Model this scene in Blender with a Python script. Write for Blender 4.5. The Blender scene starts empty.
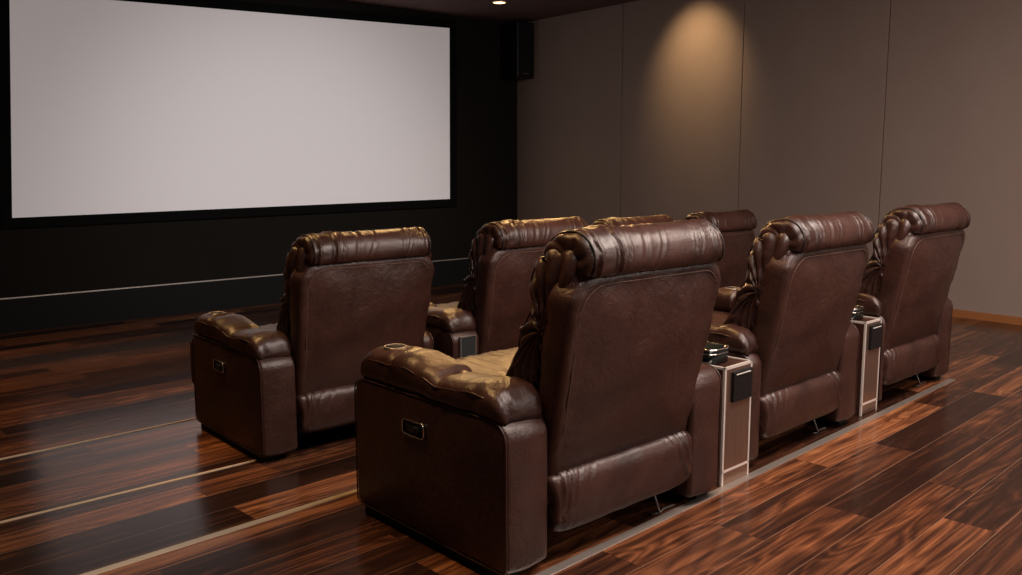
import bpy, bmesh, math, random
from mathutils import Vector, Matrix, noise
R = math.radians
random.seed(5)
sc = bpy.context.scene
COL = sc.collection
sc.view_settings.view_transform = 'Standard'
sc.view_settings.look = 'None'
sc.view_settings.exposure = 0.0

# ------------------------------------------------------------------ materials
class NT:
    def __init__(s, name):
        s.m = bpy.data.materials.new(name); s.m.use_nodes = True
        s.t = s.m.node_tree; s.b = s.t.nodes['Principled BSDF']
    def n(s, typ, **kw):
        x = s.t.nodes.new(typ)
        for k, v in kw.items():
            if k.startswith('i_'):
                key = k[2:]
                x.inputs[int(key) if key.isdigit() else key.replace('_', ' ')].default_value = v
            else: setattr(x, k, v)
        return x
    def l(s, a, b): s.t.links.new(a, b)
    def math(s, op, a, b=None, c=None):
        x = s.n('ShaderNodeMath', operation=op)
        for i, v in enumerate((a, b, c)):
            if v is None: continue
            if isinstance(v, (int, float)): x.inputs[i].default_value = v
            else: s.l(v, x.inputs[i])
        return x.outputs[0]
    def ramp(s, fac, stops, interp='LINEAR'):
        x = s.n('ShaderNodeValToRGB'); e = x.color_ramp
        e.interpolation = interp
        while len(e.elements) < len(stops): e.elements.new(.5)
        for el, (p, c) in zip(e.elements, stops): el.position = p; el.color = (*c, 1)
        s.l(fac, x.inputs[0]); return x.outputs[0]
    def mix(s, fac, a, b, mode='MIX'):
        x = s.n('ShaderNodeMix', data_type='RGBA', blend_type=mode)
        for sock, v in ((x.inputs[0], fac), (x.inputs[6], a), (x.inputs[7], b)):
            if isinstance(v, (int, float)): sock.default_value = v
            elif isinstance(v, tuple): sock.default_value = (*v, 1)
            else: s.l(v, sock)
        return x.outputs[2]
    def coord(s, scale=(1, 1, 1), rot=(0, 0, 0)):
        c = s.n('ShaderNodeTexCoord'); m = s.n('ShaderNodeMapping')
        m.inputs['Scale'].default_value = scale; m.inputs['Rotation'].default_value = rot
        s.l(c.outputs['Object'], m.inputs[0]); return m.outputs[0]
    def noise(s, vec, scale, detail=4, rough=.55, dist=0):
        x = s.n('ShaderNodeTexNoise', i_Scale=scale, i_Detail=detail, i_Roughness=rough, i_Distortion=dist)
        s.l(vec, x.inputs['Vector']); return x.outputs[0]
    def bump(s, h, strength, dist=.01, prev=None):
        x = s.n('ShaderNodeBump', i_Strength=strength, i_Distance=dist)
        s.l(h, x.inputs['Height'])
        if prev: s.l(prev, x.inputs['Normal'])
        return x.outputs[0]

def simple(name, col, rough=.5, metal=0., spec=.5, emit=None, es=0., var=.12):
    t = NT(name); b = t.b
    n = t.noise(t.coord(), 14, 3)
    c = t.mix(n, tuple(v * (1 - var) for v in col), tuple(min(1, v * (1 + var)) for v in col))
    t.l(c, b.inputs['Base Color'])
    b.inputs['Roughness'].default_value = rough; b.inputs['Metallic'].default_value = metal
    b.inputs['Specular IOR Level'].default_value = spec
    if emit:
        b.inputs['Emission Color'].default_value = (*emit, 1); b.inputs['Emission Strength'].default_value = es
    return t.m

def leather(name, dark, light, rough=.4, wrinkle=.35):
    t = NT(name); b = t.b
    v = t.coord()
    m = t.noise(v, 5.5, 5, .6, .4)
    f = t.noise(v, 42, 4, .6)
    c = t.ramp(m, [(.34, dark), (.66, light)])
    c = t.mix(.35, c, t.ramp(f, [(.3, (.35, .35, .35)), (.7, (.65, .65, .65))]), 'OVERLAY')
    t.l(c, b.inputs['Base Color'])
    t.l(t.math('MULTIPLY_ADD', m, .22, rough - .1), b.inputs['Roughness'])
    b.inputs['Specular IOR Level'].default_value = .5
    vo = t.n('ShaderNodeTexVoronoi', feature='DISTANCE_TO_EDGE', i_Scale=190.); t.l(v, vo.inputs['Vector'])
    cr = t.noise(v, 26, 6, .62, 1.2)
    b1 = t.bump(cr, wrinkle, .012)
    b2 = t.bump(vo.outputs['Distance'], .18, .003, b1)
    t.l(b2, b.inputs['Normal'])
    return t.m

LEATHER = leather('brown_leather', (.022, .0078, .0056), (.045, .0160, .0110), .38, .30)
LEATHER_S = leather('brown_leather_soft', (.023, .0084, .0062), (.044, .0165, .0118), .36, .20)
SEAM = simple('tan_thread', (.085, .042, .028), .7)
DARKSEAM = simple('dark_piping', (.012, .006, .005), .5)
CHROME = simple('chrome', (.75, .73, .72), .18, 1.)
TRIM = simple('satin_trim', (.80, .74, .70), .3, .5)
BLACK = simple('black_plastic', (.006, .006, .0065), .4, spec=.3)
BLACKM = simple('black_matte', (.006, .006, .006), .75, spec=.2)
CUPGLASS = simple('black_gloss', (.006, .010, .010), .12)
PANELGREY = simple('dark_grey_mesh', (.014, .016, .017), .6)
GREYFRAME = simple('grey_frame', (.17, .15, .14), .45, .5)

def steel():
    t = NT('brushed_steel'); b = t.b
    n = t.noise(t.coord((260, 260, 3)), 1.0, 3)
    t.l(t.ramp(n, [(.3, (.32, .215, .165)), (.7, (.42, .29, .23))]), b.inputs['Base Color'])
    b.inputs['Metallic'].default_value = .9; b.inputs['Roughness'].default_value = .30
    t.l(t.bump(n, .08, .002), b.inputs['Normal'])
    return t.m
STEEL = steel()

TH = math.atan(.087)       # direction of the rows and of the boards against the screen wall
def wood():
    t = NT('walnut_boards'); b = t.b
    g = t.n('ShaderNodeNewGeometry')
    m = t.n('ShaderNodeMapping'); m.inputs['Rotation'].default_value = (0, 0, -TH)
    t.l(g.outputs['Position'], m.inputs[0])
    s = t.n('ShaderNodeSeparateXYZ'); t.l(m.outputs[0], s.inputs[0])
    PW, PL = .157, 1.15
    yv = t.math('DIVIDE', t.math('ADD', s.outputs[1], .012), PW)
    row = t.math('FLOOR', yv)
    wr = t.n('ShaderNodeTexWhiteNoise', noise_dimensions='1D'); t.l(row, wr.inputs['W'])
    xv = t.math('DIVIDE', t.math('ADD', s.outputs[0], t.math('MULTIPLY', wr.outputs[0], 5.3)), PL)
    colm = t.math('FLOOR', xv)
    cb = t.n('ShaderNodeCombineXYZ'); t.l(row, cb.inputs[0]); t.l(colm, cb.inputs[1])
    wp = t.n('ShaderNodeTexWhiteNoise', noise_dimensions='2D'); t.l(cb.outputs[0], wp.inputs['Vector'])
    pid = wp.outputs[0]
    # seams between the boards
    fy = t.math('FRACT', yv); fx = t.math('FRACT', xv)
    dy = t.math('MULTIPLY', t.math('MINIMUM', fy, t.math('SUBTRACT', 1., fy)), PW)
    dx = t.math('MULTIPLY', t.math('MINIMUM', fx, t.math('SUBTRACT', 1., fx)), PL)
    seam_y = t.math('LESS_THAN', dy, .0013); seam_x = t.math('LESS_THAN', dx, .0013)
    # grain coordinates shifted per board
    sx = t.math('ADD', s.outputs[0], t.math('MULTIPLY', pid, 37.))
    sy = t.math('ADD', s.outputs[1], t.math('MULTIPLY', pid, 11.))
    gc = t.n('ShaderNodeCombineXYZ')
    t.l(t.math('MULTIPLY', sx, .95), gc.inputs[0]); t.l(t.math('MULTIPLY', sy, 8.), gc.inputs[1])
    warp = t.n('ShaderNodeTexNoise', i_Scale=1.0, i_Detail=2., i_Roughness=.4, i_Distortion=.7); t.l(gc.outputs[0], warp.inputs['Vector'])
    # cathedral figure: bands of a warped field
    band = t.math('FRACT', t.math('MULTIPLY', warp.outputs[0], 11.))
    band = t.math('ABSOLUTE', t.math('SUBTRACT', band, .5))
    fc = t.n('ShaderNodeCombineXYZ')
    t.l(t.math('MULTIPLY', sx, 3.), fc.inputs[0]); t.l(t.math('MULTIPLY', sy, 110.), fc.inputs[1])
    fine = t.n('ShaderNodeTexNoise', i_Scale=1., i_Detail=5., i_Roughness=.65); t.l(fc.outputs[0], fine.inputs['Vector'])
    mc = t.n('ShaderNodeCombineXYZ')
    t.l(t.math('MULTIPLY', sx, .55), mc.inputs[0]); t.l(t.math('MULTIPLY', sy, 24.), mc.inputs[1])
    mid = t.n('ShaderNodeTexNoise', i_Scale=1., i_Detail=3., i_Roughness=.5, i_Distortion=.5); t.l(mc.outputs[0], mid.inputs['Vector'])
    v = t.math('ADD', t.math('MULTIPLY', band, .36), t.math('MULTIPLY_ADD', fine.outputs[0], .56, -.11))
    v = t.math('ADD', v, t.math('MULTIPLY', mid.outputs[0], .80))
    v = t.math('ADD', v, t.math('MULTIPLY_ADD', pid, .46, -.53))
    v = t.math('MULTIPLY_ADD', v, 1.28, -.13)
    c = t.ramp(v, [(.08, (.018, .0075, .005)), (.28, (.040, .0145, .008)), (.46, (.095, .033, .015)), (.63, (.175, .062, .026)), (.88, (.32, .13, .054))])
    c = t.mix(t.math('MULTIPLY', seam_y, .38), c, (.30, .17, .11))
    c = t.mix(t.math('MULTIPLY', seam_x, .8), c, (.03, .012, .008))
    t.l(c, b.inputs['Base Color'])
    t.l(t.math('MULTIPLY_ADD', fine.outputs[0], .10, .15), b.inputs['Roughness'])
    b.inputs['Specular IOR Level'].default_value = .45
    h = t.math('SUBTRACT', t.math('MULTIPLY', fine.outputs[0], .25), t.math('MAXIMUM', seam_y, seam_x))
    t.l(t.bump(h, .12, .003), b.inputs['Normal'])
    return t.m
WOOD = wood()

def fabric(name, a, bcol, rough=.9):
    t = NT(name); b = t.b
    v = t.coord()
    n1 = t.noise(v, 3.5, 5, .6); n2 = t.noise(t.coord((60, 60, 25)), 5, 3, .7)
    c = t.mix(n1, a, bcol)
    c = t.mix(.25, c, t.ramp(n2, [(.3, (.36, .36, .36)), (.7, (.64, .64, .64))]), 'OVERLAY')
    t.l(c, b.inputs['Base Color']); b.inputs['Roughness'].default_value = rough
    b.inputs['Specular IOR Level'].default_value = .15
    t.l(t.bump(n2, .25, .002), b.inputs['Normal'])
    return t.m
WALLF = fabric('taupe_wall_fabric', (.255, .192, .163), (.300, .230, .197))
WALLGAP = simple('wall_gap', (.045, .034, .028), .9)
SCRWALL = fabric('black_wall_fabric', (.0085, .0072, .0060), (.012, .0102, .0086))
CEIL = fabric('dark_ceiling', (.15, .098, .090), (.17, .112, .10))
STRIP = simple('satin_floor_strip', (.42, .36, .32), .38, .8)
STRIPG = simple('brass_floor_strip', (.56, .45, .33), .42, .3)
LEDGE = simple('ledge_strip', (.5, .46, .42), .4, .6)
SKIRT = simple('orange_brown_skirting', (.30, .115, .040), .4)
FRAMEM = simple('screen_frame_velvet', (.004, .004, .004), .9, spec=.1)
SCREENM = simple('screen_white', (.80, .77, .775), .85, spec=.1, emit=(1, .95, .96), es=.16, var=.01)  # even faint glow stands in for light thrown on the screen
LAMPM = simple('lamp_glow', (1, .8, .5), .5, emit=(1, .62, .26), es=4.5)

# ------------------------------------------------------------------ mesh helpers
def finish(bm, name, mats, smooth=True):
    me = bpy.data.meshes.new(name)
    bmesh.ops.remove_doubles(bm, verts=bm.verts, dist=1e-6)
    bmesh.ops.recalc_face_normals(bm, faces=bm.faces)
    bm.to_mesh(me); bm.free()
    for m in (mats if isinstance(mats, (list, tuple)) else [mats]): me.materials.append(m)
    if smooth: me.polygons.foreach_set('use_smooth', [True] * len(me.polygons))
    return me
def link(name, me, parent=None, loc=(0, 0, 0), rot=(0, 0, 0)):
    o = bpy.data.objects.new(name, me); COL.objects.link(o)
    o.parent = parent; o.location = loc; o.rotation_euler = rot
    return o
def empty(name, loc, rz, label, cat, group=None, scale=1.):
    o = bpy.data.objects.new(name, None); COL.objects.link(o)
    o.empty_display_size = .1
    o.location = loc; o.rotation_euler = (0, 0, rz); o.scale = (scale,) * 3
    o['label'] = label; o['category'] = cat
    if group: o['group'] = group
    return o
def box(bm, a, b, mi=0):
    vs = [bm.verts.new((x, y, z)) for x in (a[0], b[0]) for y in (a[1], b[1]) for z in (a[2], b[2])]
    for f in ((0, 1, 3, 2), (4, 6, 7, 5), (0, 4, 5, 1), (2, 3, 7, 6), (0, 2, 6, 4), (1, 5, 7, 3)):
        bm.faces.new([vs[i] for i in f]).material_index = mi
def bevelled_box(a, b, r, seg=3):
    bm = bmesh.new(); box(bm, a, b)
    bmesh.ops.bevel(bm, geom=list(bm.edges), offset=r, segments=seg, profile=.5, affect='EDGES')
    return bm
def tube(bm, pts, r, closed=False, n=8, mi=0):
    pts = [Vector(p) for p in pts]; N = len(pts); rings = []
    up = Vector((.123, .9, .41)).normalized(); prevn = None
    for i, p in enumerate(pts):
        a = pts[(i - 1) % N] if closed or i else pts[0]
        b = pts[(i + 1) % N] if closed or i < N - 1 else pts[-1]
        d = (b - a).normalized()
        nn = (prevn - d * prevn.dot(d)) if prevn is not None else up - d * up.dot(d)
        nn.normalize(); prevn = nn; bb = d.cross(nn)
        rings.append([bm.verts.new(p + (nn * math.cos(k * math.tau / n) + bb * math.sin(k * math.tau / n)) * r) for k in range(n)])
    for i in range(N if closed else N - 1):
        A, B = rings[i], rings[(i + 1) % N]
        for k in range(n):
            f = bm.faces.new((A[k], A[(k + 1) % n], B[(k + 1) % n], B[k])); f.material_index = mi
    if not closed:
        bm.faces.new(rings[0][::-1]).material_index = mi; bm.faces.new(rings[-1]).material_index = mi
def cyl(bm, c, r, z0, z1, n=28, mi=0, r1=None):
    r1 = r if r1 is None else r1
    A = [bm.verts.new((c[0] + r * math.cos(k * math.tau / n), c[1] + r * math.sin(k * math.tau / n), z0)) for k in range(n)]
    B = [bm.verts.new((c[0] + r1 * math.cos(k * math.tau / n), c[1] + r1 * math.sin(k * math.tau / n), z1)) for k in range(n)]
    for k in range(n): bm.faces.new((A[k], A[(k + 1) % n], B[(k + 1) % n], B[k])).material_index = mi
    bm.faces.new(A[::-1]).material_index = mi; bm.faces.new(B).material_index = mi

def spline(pts, n, closed=True):
    """Catmull-Rom through 2-D points, resampled evenly."""
    N = len(pts); out = []
    rng = range(N if closed else N - 1)
    for i in rng:
        P = [Vector(pts[(i + k - 1) % N]) if closed else Vector(pts[max(0, min(N - 1, i + k - 1))]) for k in range(4)]
        for j in range(16):
            t = j / 16
            out.append(.5 * ((2 * P[1]) + (P[2] - P[0]) * t + (2 * P[0] - 5 * P[1] + 4 * P[2] - P[3]) * t * t + (3 * P[1] - P[0] - 3 * P[2] + P[3]) * t ** 3))
    if not closed: out.append(Vector(pts[-1]))
    else: out.append(out[0])
    L = [0]
    for a, b in zip(out, out[1:]): L.append(L[-1] + (b - a).length)
    res = []; j = 0
    M = n if closed else n - 1
    for i in range(n):
        d = L[-1] * i / M
        while j < len(L) - 2 and L[j + 1] < d: j += 1
        u = (d - L[j]) / max(1e-9, L[j + 1] - L[j]); res.append(out[j].lerp(out[j + 1], u))
    return res

def grid_mesh(P, closed_v=True):
    """P[i][j] rows of points -> bmesh, rows closed in j, end rows capped."""
    bm = bmesh.new(); V = [[bm.verts.new(p) for p in row] for row in P]
    n = len(P[0])
    for i in range(len(P) - 1):
        for j in range(n if closed_v else n - 1):
            bm.faces.new((V[i][j], V[i][(j + 1) % n], V[i + 1][(j + 1) % n], V[i + 1][j]))
    if closed_v:
        bm.faces.new(V[0][::-1]); bm.faces.new(V[-1])
    return bm, V

def ridged(p, seed):
    v = Vector((p[0] + seed * 3.1, p[1] - seed * 1.7, p[2] + seed))
    return 1 - 2 * abs(noise.noise(v))

def sharp(p, seed):
    v = Vector((p[0] + seed * 3.1, p[1] - seed * 1.7, p[2] + seed))
    return (1 - abs(noise.noise(v)) * 1.6) ** 3 - .45

def bolster(prof, hw, nexp, nu, nv, center=None, folds=(), amp=0., freq=(14, 14, 14), seed=0, endamp=0., widen=None, name='x', mats=None, minscale=.03, pleats=0, pamp=0.):
    """prof: 2-D (y,z) closed control points, swept along x with pillow-shaped ends and creases."""
    pv = spline(prof, nv)
    c0 = center or (sum(p[0] for p in pv) / nv, sum(p[1] for p in pv) / nv)
    rows = []; us = []
    NC = 14; ss = [minscale * .2 + (.93 - minscale * .2) * k / NC for k in range(NC + 1)]
    cap = [((1 - q ** nexp) ** (1 / nexp), q) for q in ss]
    u1 = cap[-1][0]
    mid = [(u1 * (1 - 2 * k / nu), None) for k in range(1, nu)]
    seq = cap + mid + [(-a, b) for a, b in cap[::-1]]
    for u, s in seq:
        if s is None: s = (1 - abs(u) ** nexp) ** (1 / nexp)
        us.append(u); rows.append([])
        for p in pv:
            w = hw * (widen(p[1]) if widen else 1)
            rows[-1].append(Vector((u * w, c0[0] + (p[0] - c0[0]) * s, c0[1] + (p[1] - c0[1]) * s)))
    bm, V = grid_mesh(rows)
    bmesh.ops.recalc_face_normals(bm, faces=bm.faces); bm.normal_update()
    off = {}
    for i, row in enumerate(V):
        u = us[i]
        for j, v in enumerate(row):
            t = j / nv; d = 0.
            for (u0, sl, w, dep, t0, t1) in folds:
                if t0 <= t <= t1:
                    fade = min(1, (t - t0) / .06, (t1 - t) / .06)
                    uc = u0 + sl * (t - (t0 + t1) / 2) + .025 * noise.noise(Vector((t * 9, u0 * 13, seed)))
                    x = (u - uc) / w
                    d += fade * dep * (-math.exp(-x * x) + .55 * math.exp(-(abs(x) - 2.1) ** 2))
            co = v.co
            if pleats:
                g = max(0., min(1., (abs(u) - .62) / .3)); sc_ = seq[i][1] or 1.
                ph = math.pi * pleats * t + 2.6 * noise.noise(Vector((co.x * 4 + seed, co.y * 7, co.z * 7))) + 2.4 * (1 - sc_) * (1 if u < 0 else -1) + 1.7 * abs(u)
                d += pamp * g * (abs(math.sin(ph)) ** .6 - .62)
            e = amp + endamp * max(0, (abs(u) - .72) / .28)
            if e:
                q = (co.x * freq[0], co.y * freq[1], co.z * freq[2])
                q = Vector(q) + .5 * noise.noise_vector(Vector(q) * .6 + Vector((seed, 0, 0)))
                d += e * (sharp(q, seed) + .6 * noise.noise(Vector(q) * .45))
            off[v] = v.normal * d
    for v, o in off.items(): v.co += o
    return finish(bm, name, mats)

# ------------------------------------------------------------------ the recliner, built once part by part
W = .9525; AW = .158; AH = .445; DEP = .721; HW = W / 2; IN = HW - AW
CACHE = {}
def cached(key, fn):
    if key not in CACHE: CACHE[key] = fn()
    return CACHE[key]

def arm_profile(ins=0.):
    """side outline of an arm box (y, z): round rear and front top corners"""
    y0, y1, z0, z1 = 0 + ins, DEP - ins, .03 + ins, AH - ins
    def corner(cx, cz, r, a0, a1, n):
        r = max(r - ins, .004)
        return [(cx + r * math.cos(R(a0 + (a1 - a0) * k / n)), cz + r * math.sin(R(a0 + (a1 - a0) * k / n))) for k in range(n + 1)]
    rb, rt, rf = .02, .055, .05
    P = []
    P += corner(y0 + max(rb - ins, .004), z0 + max(rb - ins, .004), rb, 270, 180, 4)
    P += corner(y0 + max(rt - ins, .004), z1 - max(rt - ins, .004), rt, 180, 90, 8)
    P += corner(y1 - max(rf - ins, .004), z1 - max(rf - ins, .004), rf, 90, 0, 8)
    P += corner(y1 - max(rb - ins, .004), z0 + max(rb - ins, .004), rb, 0, -90, 4)
    # subdivide long runs so the faces can puff
    out = []
    for a, b in zip(P, P[1:] + P[:1]):
        L = math.dist(a, b); n = max(1, int(L / .035))
        for k in range(n): out.append((a[0] + (b[0] - a[0]) * k / n, a[1] + (b[1] - a[1]) * k / n))
    return out
def m_arm(w):
    """box from x=0 (outer) to x=w (inner)"""
    bev = min(.016, w * .3); rows = []
    base = arm_profile(0)
    cy = DEP / 2; cz = .24
    def ring(x, ins, shrink=1., puff=0):
        pr = arm_profile(ins) if shrink == 1 else [(cy + (p[0] - cy) * shrink, cz + (p[1] - cz) * shrink) for p in arm_profile(bev)]
        if len(pr) != len(base):
            pr = [(cy + (p[0] - cy) * (1 - ins / .3), cz + (p[1] - cz) * (1 - ins / .25)) for p in base]
        return [Vector((x, p[0], p[1])) for p in pr]
    def inset(i): return [Vector((0, cy + (p[0] - cy) * (1 - i / (DEP / 2)), cz + (p[1] - cz) * (1 - i / .21))) for p in base]
    def at(x, i, mul=1.):
        return [Vector((x, cy + (v.y - cy) * mul, cz + (v.z - cz) * mul)) for v in inset(i)]
    for m, d in ((.02, -.010), (.4, -.009), (.75, -.006)): rows.append(at(d, bev, m))
    for k in range(6):
        a = k / 5 * math.pi / 2; rows.append(at(bev * (1 - math.sin(a)), bev * (1 - math.cos(a))) if False else at(bev - bev * math.cos(a), bev - bev * math.sin(a)))
    for k in (1, 2, 3):
        x = bev + (w - 2 * bev) * k / 4
        r = at(x, 0)
        rows.append([Vector((p.x, p.y - .006 * (p.y < .05) * math.sin(math.pi * k / 4), p.z)) for p in r])
    for k in range(6):
        a = k / 5 * math.pi / 2; rows.append(at(w - bev + bev * math.sin(a), bev - bev * math.cos(a)))
    for m in (.75, .4, .02): rows.append(at(w, bev, m))
    bm, V = grid_mesh(rows)
    for r in V:
        for v in r:
            q = v.co * 16
            v.co += Vector((.5, .6, .3)) * .004 * noise.noise(q)
    return finish(bm, 'arm', LEATHER)
def m_arm_seam(w):
    bm = bmesh.new()
    bev = min(.016, w * .3); cy = DEP / 2; cz = .24
    base = arm_profile(0)
    for x, i in ((bev * .15, bev * .15),):
        pts = [Vector((x - .0005, cy + (p[0] - cy) * (1 - i / (DEP / 2)), cz + (p[1] - cz) * (1 - i / .21))) for p in base]
        tube(bm, pts, .0026, True, 6)
    return finish(bm, 'seam', LEATHER_S)
def pad_top(y):
    """height of the arm pad's crest along its length"""
    pts = [(0.0, .50), (.06, .528), (.14, .532), (.22, .520), (.29, .513), (.36, .535), (.44, .552), (.50, .548), (.53, .545), (.56, .548), (.64, .548), (.70, .525)]
    for (a, h), (b, g) in zip(pts, pts[1:]):
        if y <= b:
            t = (y - a) / (b - a); t = t * t * (3 - 2 * t); return h + (g - h) * t
    return pts[-1][1]
PY0, PY1 = .022, .69
def m_arm_pad(w, PY0=PY0):
    """soft pad on the arm, x from -.012 to w+.012"""
    c = w / 2; hx = w / 2 + .004; zb = AH - .014; rows = []; N = 64; K = 36
    for i in range(N + 1):
        a = -math.pi / 2 + math.pi * i / N
        s = .5 * (2 * i / N - 1) + .5 * math.sin(a)
        y = (PY0 + PY1) / 2 + s * (PY1 - PY0) / 2
        e = max(.03, (1 - abs(s) ** 7) ** (1 / 4.5))
        h = (pad_top(y) - zb) * (.35 + .65 * e); row = []
        for k in range(K):
            t = k / K * math.tau; cc, ss = math.cos(t), math.sin(t)
            x = math.copysign(abs(cc) ** .62, cc) * hx * (.72 + .28 * e)
            z = (math.copysign(abs(ss) ** .8, ss) * .5 + .5) * h
            row.append(Vector((c + x, y, zb + z)))
        rows.append(row)
    bm, V = grid_mesh(rows)
    bmesh.ops.recalc_face_normals(bm, faces=bm.faces); bm.normal_update(); off = {}
    for row in V:
        for v in row:
            y = v.co.y; d = 0; top = (v.co.z - zb) / .1
            for y0, ww, dep in ((.305, .008, .013), (.525, .008, .012), (.50, .007, .006), (.285, .008, .006), (.15, .02, .004), (.42, .02, .003)):
                x = (y - y0 - .12 * (v.co.x - c)) / ww
                d += dep * max(0, top) * (-math.exp(-x * x) + .35 * math.exp(-(abs(x) - 2.2) ** 2))
            q = Vector((v.co.x * 17, y * 13, v.co.z * 15))
            endf = max(0, 1 - abs(y - PY0) / .13)
            d += .0035 * noise.noise(q) + (.002 + .006 * endf) * ridged((v.co.x * 40, y * 12, v.co.z * 12), 3)
            off[v] = v.normal * d
    for v, o in off.items():
        v.co += o
    return finish(bm, 'arm_pad', LEATHER_S)
def m_pad_piping(w, PY0=PY0):
    bm = bmesh.new(); pts = []
    zb = AH - .014; c = w / 2; hx = w / 2 + .004
    N = 60
    for i in range(N + 1):
        s = -.965 + 1.93 * i / N
        y = (PY0 + PY1) / 2 + s * (PY1 - PY0) / 2
        e = max(.03, (1 - abs(s) ** 7) ** (1 / 4.5)); h = (pad_top(y) - zb) * (.35 + .65 * e)
        t = R(180 - 20); cc, ss = math.cos(t), math.sin(t)
        x = math.copysign(abs(cc) ** .62, cc) * hx * (.72 + .28 * e); z = (abs(ss) ** .8 * .5 + .5) * h
        pts.append((c + x - .0005, y, zb + z))
    tube(bm, pts, .003, False, 6)
    return finish(bm, 'piping', LEATHER_S)
def m_cup():
    bm = bmesh.new(); r = .033
    tube(bm, [(r * math.cos(k * math.tau / 32), r * math.sin(k * math.tau / 32), .0) for k in range(32)], .0026, True, 8, 0)
    cyl(bm, (0, 0), r - .002, -.03, .0015, 32, 1)
    return finish(bm, 'cup_holder', [STRIP, BLACKM])
def m_switch():
    """plate lying on the outer side of an arm (x<0 outward)"""
    bm = bmesh.new(); pts = []
    ly, lz, r = .052, .022, .012
    for cy, cz, a0 in ((ly - r, lz - r, 0), (-ly + r, lz - r, 90), (-ly + r, -lz + r, 180), (ly - r, -lz + r, 270)):
        for k in range(6):
            a = R(a0 + k * 18); pts.append((-.004, cy + r * math.cos(a), cz + r * math.sin(a)))
    tube(bm, pts, .0024, True, 8, 0)
    vs = [bm.verts.new((-.002, p[1], p[2])) for p in pts]; f = bm.faces.new(vs); f.material_index = 1
    vs2 = [bm.verts.new((.02, p[1], p[2])) for p in pts]
    for k in range(len(vs)): bm.faces.new((vs[k], vs[(k + 1) % len(vs)], vs2[(k + 1) % len(vs)], vs2[k])).material_index = 1
    box(bm, (-.006, -.030, -.010), (-.002, .028, .008), 1)
    return finish(bm, 'control_switch', [CHROME, BLACK])

# back panel: slab leaning backwards
B0 = Vector((0, .012, .235)); B1 = Vector((0, -.112, .822))
BUP = (B1 - B0).normalized(); BN = Vector((0, -BUP.z, BUP.y))   # outward rear normal
BL = (B1 - B0).length
def slab_outline(ins, n=10):
    """outline in (x, v): v along the lean"""
    def half(v): return .310 + .006 * math.sin(math.pi * v / BL) + .020 * v / BL
    P = []
    def corner(cx, cv, r, a0):
        for k in range(n + 1):
            a = R(a0 + 90 * k / n); P.append((cx + r * math.cos(a), cv + r * math.sin(a)))
    rt, rb = .095 - ins * .6, .03 - ins * .4
    corner(half(BL) - ins - rt, BL - ins - rt, rt, 0)
    corner(-half(BL) + ins + rt, BL - ins - rt, rt, 90)
    corner(-half(0) + ins + rb, ins + rb, rb, 180)
    corner(half(0) - ins - rb, ins + rb, rb, 270)
    out = []
    for a, b in zip(P, P[1:] + P[:1]):
        L = math.dist(a, b); m = max(1, round(L / .03))
        for k in range(m):
            x, v = a[0] + (b[0] - a[0]) * k / m, a[1] + (b[1] - a[1]) * k / m
            out.append((x, v))
    return out
def slab_pt(x, v, d): return B0 + BUP * v + BN * d + Vector((x, 0, 0))
def m_back_panel():
    base = slab_outline(0); cx, cv = 0, BL / 2; rows = []
    def ring(ins, d, mul=1.):
        out = []
        for x, v in base:
            X = (x - 0) * (1 - ins / .31) * mul; Vv = cv + (v - cv) * (1 - ins / (BL / 2)) * mul
            thick = .15 - .06 * Vv / BL
            out.append(slab_pt(X, Vv, d if d > -.5 else -thick))
        return out
    bev = .026
    rows.append(ring(.012, -1, .02)); rows.append(ring(.012, -1, .6)); rows.append(ring(.012, -1)); rows.append(ring(0, -.085)); rows.append(ring(-.003, -.06)); 
    for k in range(9):
        a = k / 8 * math.pi / 2; rows.append(ring(bev * (1 - math.cos(a)), -bev + bev * math.sin(a) * .9))
    for m in (.95, .86, .75, .6, .45, .3, .15, .02): rows.append(ring(bev, -.004 + .030 * (1 - m ** 2.4), m))
    bm, V = grid_mesh(rows)
    bmesh.ops.recalc_face_normals(bm, faces=bm.faces); bm.normal_update()
    off = {}
    for r in V:
        for v in r:
            q = v.co
            side = min(1, max(0, (abs(q.x) - .25) / .06))
            off[v] = v.normal * (.004 * noise.noise(q * 7) + .0025 * noise.noise(q * 19) + .004 * side * ridged((q.x * 8, q.y * 12, q.z * 26), 2))
    for v, o in off.items(): v.co += o
    return finish(bm, 'back_panel', LEATHER)
def m_back_stitch():
    bm = bmesh.new(); bev = .029; cv = BL / 2
    pts = []
    for x, v in slab_outline(0):
        if v > BL * .12 and not (x > .2 and v < BL * .9):
            pts.append(slab_pt(x * (1 - bev / .31), cv + (v - cv) * (1 - bev / (BL / 2)), -.0012))
    k = max(range(len(pts)), key=lambda i: (pts[i] - pts[i - 1]).length)
    tube(bm, pts[k:] + pts[:k], .0017, False, 6)
    return finish(bm, 'stitching', SEAM)

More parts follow.
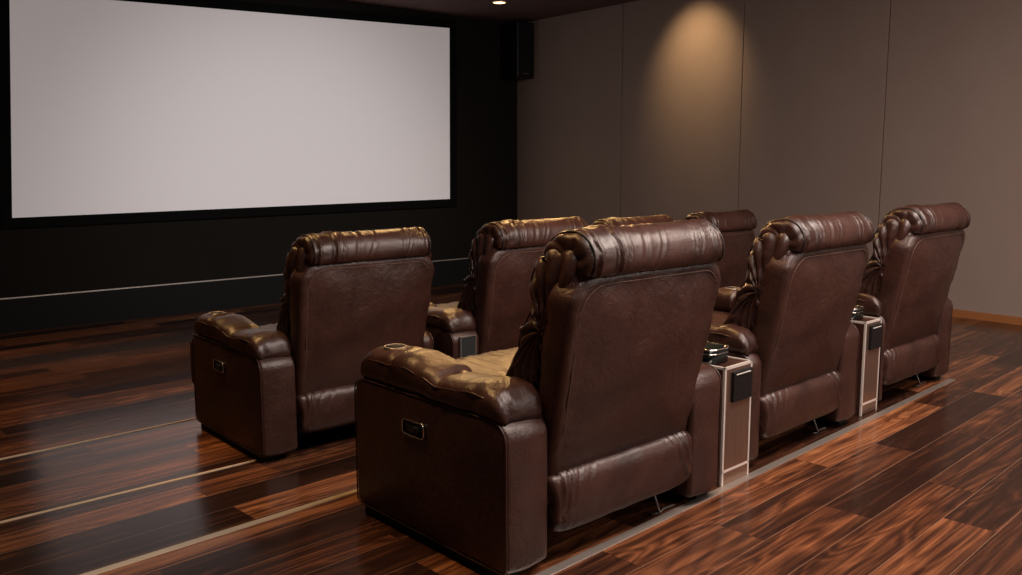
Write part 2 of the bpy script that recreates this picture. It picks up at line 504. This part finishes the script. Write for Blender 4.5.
HEADREST = [(-.095, .812), (-.118, .818), (-.130, .846), (-.124, .888), (-.098, .920), (-.055, .937), (.0, .930), (.045, .905), (.068, .865), (.062, .825), (.03, .80), (-.04, .795)]
CUSHION = [(-.085, .80), (-.095, .87), (-.06, .905), (.0, .905), (.055, .880), (.090, .830), (.094, .775), (.090, .73), (.112, .69), (.140, .645), (.150, .61), (.152, .585), (.176, .55), (.196, .50), (.200, .45), (.185, .40), (.145, .365), (.10, .37), (.07, .44), (.04, .56), (.0, .68), (-.04, .76)]
def m_headrest():
    rnd = random.Random(11); F = []
    for u0, sl, w, dep in ((-.60, .20, .016, .013), (-.45, .34, .011, .007), (.06, .7, .02, .0025), (.55, .5, .011, .006), (.66, .6, .012, .005), (.83, .25, .012, .009), (-.86, .1, .014, .010), (-.2, .4, .03, .003), (.93, .1, .012, .008)):
        F.append((u0, sl, w, dep, .0, .62))
    return bolster(HEADREST, .300, 8, 110, 64, None, F, .0018, (3, 8, 8), 2.2, .004, None, 'headrest', LEATHER_S, .35, 7, .006)
def m_headrest_piping(u):
    bm = bmesh.new(); pv = spline(HEADREST, 64); cy = sum(p[0] for p in pv) / 64; cz = sum(p[1] for p in pv) / 64
    s = (1 - abs(u) ** 8) ** (1 / 8) + .018
    tube(bm, [(u * .300, cy + (p[0] - cy) * s, cz + (p[1] - cz) * s) for p in pv[2:44]], .0032, False, 6)
    return finish(bm, 'piping', DARKSEAM)
def m_cushion():
    F = []
    for t, dep in ((0, 0),): pass
    for u0, sl, w, dep in ((-.84, .05, .03, .010), (.84, -.05, .03, .010), (-.5, .03, .03, .005), (.5, 0, .03, .005), (0, .02, .03, .004)):
        F.append((u0, sl, w, dep, .1, .8))
    return bolster(CUSHION, .322, 7, 70, 150, (.03, .66), F, .004, (10, 12, 14), 4.4, .005, None, 'back_cushion', LEATHER_S, .30, 15, .020)
def m_cushion_seams(u):
    bm = bmesh.new(); pv = spline(CUSHION, 150)
    s = (1 - abs(u) ** 7) ** (1 / 7) + .02
    tube(bm, [(u * .322, .03 + (p[0] - .03) * s, .66 + (p[1] - .66) * s) for p in pv[22:120]], .0028, False, 6)
    return finish(bm, 'piping', DARKSEAM)
LOWER = [(.002, .095), (-.016, .11), (-.024, .15), (-.024, .20), (-.018, .245), (.0, .268), (.03, .27), (.06, .255), (.07, .18), (.06, .105), (.03, .092)]
def m_lower():
    F = []
    for u0, sl, w, dep in ((-.93, .1, .016, .006), (-.86, .5, .016, .007), (-.76, .8, .016, .005), (-.62, .9, .02, .003), (.93, -.1, .014, .007), (.86, -.5, .016, .006), (.74, -.8, .018, .004)):
        F.append((u0, sl, w, dep, .02, .5))
    return bolster(LOWER, .306, 9, 100, 40, None, F, .0022, (7, 6, 9), 6.1, .005, lambda z: 1 + .03 * max(0, (z - .2) / .07), 'lower_back_panel', LEATHER_S, .3)
def m_seat():
    S = [(.10, .30), (.10, .40), (.16, .435), (.35, .44), (.60, .452), (.70, .44), (.735, .40), (.725, .34), (.68, .31), (.4, .295)]
    F = [(-.3, .1, .03, .006, .1, .6), (.3, -.1, .03, .006, .1, .6)]
    return bolster(S, .30, 9, 40, 60, None, F, .004, (9, 12, 8), 8.2, .006, None, 'seat_cushion', LEATHER_S, .3)
def m_footrest():
    S = [(.715, .09), (.715, .30), (.735, .325), (.765, .31), (.775, .20), (.765, .10), (.74, .08)]
    return bolster(S, .298, 9, 30, 30, None, [], .003, (10, 10, 10), 9.9, .004, None, 'footrest', LEATHER_S, .3)
def m_base(wl, wr):
    bm = bmesh.new()
    for s in (-1, 1):
        w = wl if s < 0 else wr
        a, b = sorted((s * (IN + w - .012), s * (IN + w * .5))); box(bm, (a, .035, 0), (b, DEP - .03, .04))
    box(bm, (-IN + .0, .16, .045), (IN, .20, .09)); box(bm, (-IN, .60, .045), (IN, .64, .09))
    box(bm, (-.27, .10, .06), (.27, .66, .30))
    return finish(bm, 'base_frame', BLACKM, False)
def m_bracket():
    bm = bmesh.new()
    tube(bm, [(.205, .075, .10), (.207, .045, .035), (.209, .035, .008)], .0035, False, 8)
    tube(bm, [(.185, .05, .005), (.21, .04, .006), (.25, .052, .006), (.30, .05, .005)], .0035, False, 8)
    return finish(bm, 'metal_bracket', GREYFRAME)
def m_arm_panel():
    """dark framed panel on the rear of an arm; plane y<0 outward"""
    bm = bmesh.new(); w, z0, z1 = .044, .10, .418
    box(bm, (-w, -.010, z0), (w, .01, z1), 1)
    pts = [(-w, -.010, z0), (w, -.010, z0), (w, -.010, z1), (-w, -.010, z1)]
    for a, b in zip(pts, pts[1:] + pts[:1]): tube(bm, [a, b], .0045, False, 6, 0)
    return finish(bm, 'arm_panel', [GREYFRAME, PANELGREY], False)
def m_front_pad(w):
    bm = bevelled_box((.004, DEP - .012, .19), (w - .004, DEP + .055, .405), .022, 4)
    return finish(bm, 'arm_front_pad', LEATHER_S)

def recliner(x, y, z, rz, s, label, group, armL=AW, armR=AW, left_panel=False, front_pad=False):
    root = empty('recliner_chair', (x, y, z), rz, label, 'recliner', group, s)
    P = lambda n, k, f, par=root, loc=(0, 0, 0): link(n, cached(k, f), par, loc)
    for side, w in ((-1, armL), (1, armR)):
        if side < 0: loc, m = (-IN - w, 0, 0), 1
        else: loc, m = (IN + w, 0, 0), -1
        ps = PY0 if side < 0 else .30
        def put(n, k, f, par, l=(0, 0, 0)):
            return link(n, cached(k, f), par, l)
        a = put('arm', ('arm', w), lambda: m_arm(w), root, loc); a.scale = (m, 1, 1)
        put('seam', ('seam', w), lambda: m_arm_seam(w), a)
        sw = put('control_switch', 'switch', m_switch, a, (-.009, .388, .350)); sw['label'] = 'chrome framed black control switch'
        pad = put('arm_pad', ('pad', w, ps), lambda: m_arm_pad(w, ps), root, loc); pad.scale = (m, 1, 1)
        put('piping', ('padpipe', w, ps), lambda: m_pad_piping(w, ps), pad)
        if w > .1:
            c = put('cup_holder', 'cup', m_cup, pad, (w * .46, .592, .5475)); c['label'] = 'round chrome rimmed cup holder'
        if side < 0 and left_panel:
            put('arm_panel', 'apanel', m_arm_panel, a, (w * .5, 0, 0))['label'] = 'dark grey framed panel'
        if side < 0 and front_pad: put('arm_front_pad', ('fp', w), lambda: m_front_pad(w), a)
    P('seat_cushion', 'seat', m_seat); P('footrest', 'foot', m_footrest)
    bp = P('back_panel', 'bp', m_back_panel); P('stitching', 'st', m_back_stitch, bp)
    cu = P('back_cushion', 'cu', m_cushion); [P('piping', ('cp', u), lambda: m_cushion_seams(u), cu) for u in (-.95, .95)]
    hr = P('headrest', 'hr', m_headrest); [P('piping', ('hp', u), lambda: m_headrest_piping(u), hr) for u in (-.93, .93)]
    P('lower_back_panel', 'lo', m_lower); P('base_frame', ('ba', armL, armR), lambda: m_base(armL, armR))['label'] = 'black base frame'
    P('metal_bracket', 'br', m_bracket)['label'] = 'shiny metal bracket under the back'
    return root

Z0, Z1 = -.189, -.082
BACK = 'brown leather recliners in the back row'; FRONT = 'brown leather recliners in the front row'
recliner(1.868, 1.722, 0, .0457, 1.0178, 'large brown leather recliner nearest the camera, left end of the back row', BACK)
recliner(3.034, 1.858, 0, .0698, .9913, 'brown leather recliner between the two steel-faced consoles in the back row', BACK, armL=.088)
recliner(4.142, 1.960, 0, .0601, .9909, 'brown leather recliner at right end of the back row, nearest the taupe wall', BACK, armL=.03)
recliner(1.8588, 3.2593, Z1, .0209, .9936, 'brown leather recliner with whole left side in view, left end of the front row', FRONT, armR=.06, front_pad=True)
recliner(2.757, 3.1926, Z1, .034, 1.0063, 'brown recliner with dark framed panel on its arm, second from left in the front row', FRONT, armR=.075, left_panel=True)
recliner(3.605, 3.335, Z1, .04, .975, 'brown recliner in the front row showing only its gold-lit headrest top', FRONT, armL=.07, armR=.06)
recliner(4.41, 3.36, Z1, .04, .975, 'brown leather recliner at right end of the front row, seen past the middle back-row recliner', FRONT, armL=.06)

# ------------------------------------------------------------------ consoles of the back row
def console(x, y, rz, w, label):
    root = empty('armrest_console', (x, y, 0), rz, label, 'console', 'steel-faced consoles between the back row recliners')
    h = .427; L = .56
    def part(n, bm, mats, par=root, smooth=False):
        return link(n, finish(bm, n, mats, smooth), par)
    body = part('body', bevelled_box((0, .004, 0.0), (w, L, h - .004), .004, 2), LEATHER)
    fr = bmesh.new(); t = .0045
    def bar(a, b): box(fr, [min(p, q) - t for p, q in zip(a, b)], [max(p, q) + t for p, q in zip(a, b)])
    bar((t, t, .0 + t), (t, t, h - t)); bar((w - t, t, t), (w - t, t, h - t))
    bar((t, t, h - t), (w - t, t, h - t)); bar((t, t, .052), (w - t, t, .052))
    bar((t, t, h - t), (t, L, h - t)); bar((w - t, t, h - t), (w - t, L, h - t))
    part('metal_frame', fr, TRIM)['label'] = 'pale metal edge frame'
    rp = bmesh.new(); box(rp, (.008, .001, .004), (w - .008, .006, h - .008)); part('rear_panel', rp, STEEL)['label'] = 'brushed steel rear panel'
    pad = bevelled_box((w * .24, -.011, h - .130), (w - .012, .002, h - .020), .004, 2)
    pd = part('pad', pad, BLACK, root); pd['label'] = 'black rear pad'
    lip = bmesh.new(); tube(lip, [(w * .31, -.012, h - .031), (w - .03, -.012, h - .031)], .0022, False, 6); part('pad_lip', lip, TRIM, pd)
    # black cup box with chrome rim
    cb = bmesh.new(); pts = []
    bx0, bx1, by0, by1 = .002, w * .70, .055, .20
    r = .03
    for cx, cy, a0 in ((bx1 - r, by1 - r, 0), (bx0 + r, by1 - r, 90), (bx0 + r, by0 + r, 180), (bx1 - r, by0 + r, 270)):
        for k in range(7): a = R(a0 + 15 * k); pts.append((cx + r * math.cos(a), cy + r * math.sin(a)))
    A = [cb.verts.new((p[0], p[1], h - .003)) for p in pts]; B = [cb.verts.new((p[0], p[1], h + .050)) for p in pts]
    cx, cy = (bx0 + bx1) / 2, (by0 + by1) / 2
    Bi = [cb.verts.new((cx + (p[0] - cx) * .86, cy + (p[1] - cy) * .88, h + .050)) for p in pts]
    Ci = [cb.verts.new((cx + (p[0] - cx) * .8, cy + (p[1] - cy) * .82, h + .01)) for p in pts]
    n = len(pts)
    for k in range(n):
        j = (k + 1) % n
        cb.faces.new((A[k], A[j], B[j], B[k])); cb.faces.new((B[k], B[j], Bi[j], Bi[k])); cb.faces.new((Bi[k], Bi[j], Ci[j], Ci[k]))
    cb.faces.new(Ci); cb.faces.new(A[::-1])
    c = part('cup_box', cb, CUPGLASS, root, True); c['label'] = 'glossy black cup box'
    rm = bmesh.new(); tube(rm, [(p[0], p[1], h + .050) for p in pts], .004, True, 6); tube(rm, [(p[0], p[1], h + .034) for p in pts], .0022, True, 6)
    part('cup_rim', rm, CHROME, c, True)['label'] = 'chrome rim'
console(2.434, 1.793, .0698, .174, 'steel-faced console with black rear pad, right of the nearest recliner')
console(3.622, 1.928, .062, .158, 'steel-faced console left of the recliner by the taupe wall, farther from the camera')

# ------------------------------------------------------------------ the setting
YW, XR, ZC = 7.852, 6.572, 2.699
XL, YB = -2.6, -3.2
def struct(name, bm, mat, smooth=False):
    o = link(name, finish(bm, name, mat, smooth)); o['kind'] = 'structure'; return o
def rowline(x, xa, ya): return ya + .087 * (x - xa)
A_Y = lambda x: 4.033 + .078 * (x - .585)
C_Y = lambda x: rowline(x, .554, 2.515)
B_Y = lambda x: 3.345 + .046 * (x - 1.392)
D_Y = lambda x: rowline(x, 2.49, 1.800)
def slab(fa, fb, ztop, zbot):
    bm = bmesh.new()
    P = [(XL, fa(XL)), (XR + .02, fa(XR)), (XR + .02, fb(XR)), (XL, fb(XL))]
    T = [bm.verts.new((*p, ztop)) for p in P]; Bq = [bm.verts.new((*p, zbot)) for p in P]
    bm.faces.new(T); bm.faces.new(Bq[::-1])
    for k in range(4): bm.faces.new((T[k], Bq[k], Bq[(k + 1) % 4], T[(k + 1) % 4]))
    return bm
struct('floor', slab(lambda x: YB, C_Y, 0, -.30), WOOD)
struct('floor.001', slab(lambda x: C_Y(x) , A_Y, Z1, -.30), WOOD)
struct('floor.002', slab(lambda x: A_Y(x) , lambda x: YW, Z0, -.30), WOOD)
def strip(name, f, z, w, h, mat, x0=XL, x1=XR - .005, over=0.):
    bm = bmesh.new()
    P = [(x0, f(x0) - w), (x1, f(x1) - w), (x1, f(x1) + over), (x0, f(x0) + over)]
    T = [bm.verts.new((*p, z + h)) for p in P]; Bq = [bm.verts.new((*p, z - .012)) for p in P]
    bm.faces.new(T); bm.faces.new(Bq[::-1])
    for k in range(4): bm.faces.new((T[k], Bq[k], Bq[(k + 1) % 4], T[(k + 1) % 4]))
    bmesh.ops.bevel(bm, geom=[e for e in bm.edges if all(v.co.z > z for v in e.verts)], offset=.0015, segments=2, affect='EDGES')
    return struct(name, bm, mat)
strip('trim_1', A_Y, Z1, .010, .003, STRIPG, over=.006)
strip('trim_2', B_Y, Z1, .015, .003, STRIPG, x1=1.40)
strip('trim_3', C_Y, 0, .022, .003, STRIPG, over=.006)
strip('trim_4', D_Y, 0, .034, .003, STRIP, x1=4.62)
# ceiling
bm = bmesh.new(); box(bm, (XL - .1, YB - .1, ZC), (XR + .1, YW + .1, ZC + .1)); struct('ceiling', bm, CEIL)
# right wall: fabric panels with narrow shadow gaps
bm = bmesh.new(); box(bm, (XR + .012, YB, -.30), (XR + .12, YW + .1, ZC), 1)
ys = [YB, -.80, .60, 2.0, 3.445, 4.765, 6.205, YW]
for a, b in zip(ys, ys[1:]):
    g = bmesh.new(); box(g, (XR, a + .003, -.30), (XR + .02, b - .003, ZC))
    bmesh.ops.bevel(g, geom=list(g.edges), offset=.003, segments=2, affect='EDGES')
    me = bpy.data.meshes.new('t'); g.to_mesh(me); g.free(); bm.from_mesh(me); bpy.data.meshes.remove(me)
struct('wall_right', bm, [WALLF, WALLGAP])
bm = bmesh.new(); box(bm, (XL, YW, -.30), (XR + .012, YW + .1, ZC)); struct('wall_screen', bm, SCRWALL)
bm = bmesh.new(); box(bm, (XL - .1, YB, -.30), (XL, YW, ZC)); struct('wall_left', bm, WALLF)
bm = bmesh.new(); box(bm, (XL - .1, YB - .1, -.30), (XR + .1, YB, ZC)); struct('wall_back', bm, WALLF)
bm = bmesh.new(); box(bm, (XR - .014, YB, 0), (XR, C_Y(XR), .055)); struct('baseboard_right', bm, SKIRT)
# black plinth under the screen wall with a thin metal edge
bm = bmesh.new(); box(bm, (XL, YW - .10, Z0), (XR, YW, .085)); struct('baseboard_screen', bm, BLACKM)
bm = bmesh.new(); box(bm, (XL, YW - .104, .082), (XR, YW - .092, .092)); struct('trim_5', bm, LEDGE)

# ------------------------------------------------------------------ screen, loudspeaker, downlight
root = empty('projection_screen', (3.48, YW, .62), 0, 'wide white projection screen in a black frame on the dark front wall', 'screen')
QUAD = [(1.35, .712), (5.59, .746), (5.612, 2.560), (1.458, 2.446)]
def quad_off(d):
    c = []
    for k in range(4):
        p, a, b = Vector(QUAD[k]), Vector(QUAD[k - 1]), Vector(QUAD[(k + 1) % 4])
        e1, e2 = (p - a).normalized(), (b - p).normalized()
        n1, n2 = Vector((e1.y, -e1.x)), Vector((e2.y, -e2.x))
        m = (n1 + n2).normalized(); c.append(p + m * (d / m.dot(n1)))
    return c
def q3(P, y): return [(p[0] - 3.48, y, p[1] - .62) for p in P]
bm = bmesh.new(); bm.faces.new([bm.verts.new(p) for p in q3(quad_off(.01), -.03)])
link('screen_surface', finish(bm, 'screen_surface', SCREENM, False), root)['label'] = 'white screen surface'
bm = bmesh.new(); loops = [[bm.verts.new(p) for p in q3(quad_off(d), y)] for d, y in ((0, -.028), (0, -.05), (.08, -.05), (.08, -.002))]
for A, B in zip(loops, loops[1:]):
    for k in range(4): bm.faces.new((A[k], A[(k + 1) % 4], B[(k + 1) % 4], B[k]))
link('frame', finish(bm, 'frame', FRAMEM, False), root)['label'] = 'black frame'

root = empty('wall_loudspeaker', (XR, 7.546, 2.07), 0, 'black box loudspeaker mounted high in the corner beside the screen', 'loudspeaker')
bm = bevelled_box((-.245, 0, .0), (-.003, .298, .60), .008, 2); link('cabinet', finish(bm, 'cabinet', BLACK, False), root)
bm = bevelled_box((-.228, -.012, .06), (-.02, .002, .585), .005, 2); link('grille', finish(bm, 'grille', BLACKM, False), root)
bm = bmesh.new(); box(bm, (-.17, -.014, .042), (-.09, .001, .050)); link('badge', finish(bm, 'badge', CHROME, False), root)['label'] = 'small shiny badge'

def downlight(x, y, label):
    root = empty('recessed_downlight', (x, y, ZC), 0, label, 'downlight')
    bm = bmesh.new(); tube(bm, [(.065 * math.cos(k * math.tau / 28), .065 * math.sin(k * math.tau / 28), -.002) for k in range(28)], .007, True, 8)
    link('trim_ring', finish(bm, 'trim_ring', TRIM), root)
    bm = bmesh.new(); cyl(bm, (0, 0), .06, -.006, -.001); link('lens', finish(bm, 'lens', LAMPM, False), root)['label'] = 'glowing warm lens'
downlight(5.57, 6.92, 'small glowing warm downlight in the dark ceiling near the screen')

# ------------------------------------------------------------------ lights
def spot(name, loc, tgt, power, angle, blend, col, size=.04):
    L = bpy.data.lights.new(name, 'SPOT'); L.energy = power; L.spot_size = R(angle); L.spot_blend = blend; L.color = col; L.shadow_soft_size = size
    o = bpy.data.objects.new(name, L); COL.objects.link(o); o.location = loc
    o.rotation_euler = (Vector(tgt) - Vector(loc)).to_track_quat('-Z', 'Y').to_euler(); return o
def area(name, loc, tgt, power, sx, sy, col):
    L = bpy.data.lights.new(name, 'AREA'); L.shape = 'RECTANGLE'; L.size = sx; L.size_y = sy; L.energy = power; L.color = col
    o = bpy.data.objects.new(name, L); COL.objects.link(o); o.location = loc
    o.rotation_euler = (Vector(tgt) - Vector(loc)).to_track_quat('-Z', 'Y').to_euler(); return o
WARM = (1, .58, .22)
spot('wall_spot', (5.90, 5.25, 2.685), (6.572, 5.25, 2.08), 74, 76, 1., (1, .68, .34), .06)
spot('screen_spot', (5.57, 6.92, 2.66), (5.57, 6.92, 0), 6, 90, .9, WARM)
for i, (x, y, tx, ty, p, ang) in enumerate(((1.02, 2.75, 1.5, 2.0, 140, 40), (2.80, 3.30, 2.72, 3.12, 130, 46), (1.15, 4.3, 1.5, 3.55, 150, 40), (3.8, 3.75, 3.6, 3.25, 150, 36), (2.3, 2.85, 2.75, 2.15, 130, 42), (3.4, 2.95, 3.85, 2.3, 100, 42), (.6, 5.9, .6, 5.6, 95, 95))):
    spot('row_spot.%03d' % i, (x, y, 2.66), (tx, ty, .5), p, ang, .8, WARM, .06)
for i, (x, y, tx, ty, p) in enumerate(((4.1, 6.0, 2.2, 2.4, 150), (5.5, 5.9, 3.2, 3.0, 190))):
    spot('front_spot.%03d' % i, (x, y, 2.66), (tx, ty, .6), p, 56, 1., WARM, .10)
area('aisle_panel', (2.9, .75, 2.66), (2.9, .95, 0), 185, 3.2, .9, (1, .84, .74))
area('rear_softbox', (4.6, -2.0, 2.3), (5.2, 2.6, 1.1), 85, 2.4, 1.0, (1, .86, .78))
spot('screen_fill_beam', (3.5, 2.6, 2.62), (3.7, YW, .75), 300, 52, 1., (1, .95, .95), .08)  # added unseen spot, aimed low to brighten and grade the screen

w = bpy.data.worlds.new('world'); sc.world = w; w.use_nodes = True
w.node_tree.nodes['Background'].inputs[0].default_value = (.5, .42, .38, 1)
w.node_tree.nodes['Background'].inputs[1].default_value = .02

# ------------------------------------------------------------------ camera
cam = bpy.data.cameras.new('camera'); co = bpy.data.objects.new('camera', cam); COL.objects.link(co)
F, PITCH, ROLL, YAW, H = 872.7962, .1407, -.0025, -.6898, 1.1244
cam.sensor_width = 36; cam.lens = F * 36 / 1022; cam.clip_start = .02
fw = Vector((-math.sin(YAW), math.cos(YAW), 0)); r = Vector((math.cos(YAW), math.sin(YAW), 0)); u = Vector((0, 0, 1))
f2 = fw * math.cos(PITCH) - u * math.sin(PITCH); u2 = u * math.cos(PITCH) + fw * math.sin(PITCH)
r3 = r * math.cos(ROLL) + u2 * math.sin(ROLL); u3 = u2 * math.cos(ROLL) - r * math.sin(ROLL)
M = Matrix((r3, u3, -f2)).transposed().to_4x4(); M.translation = (0, 0, H)
co.matrix_world = M
sc.camera = co
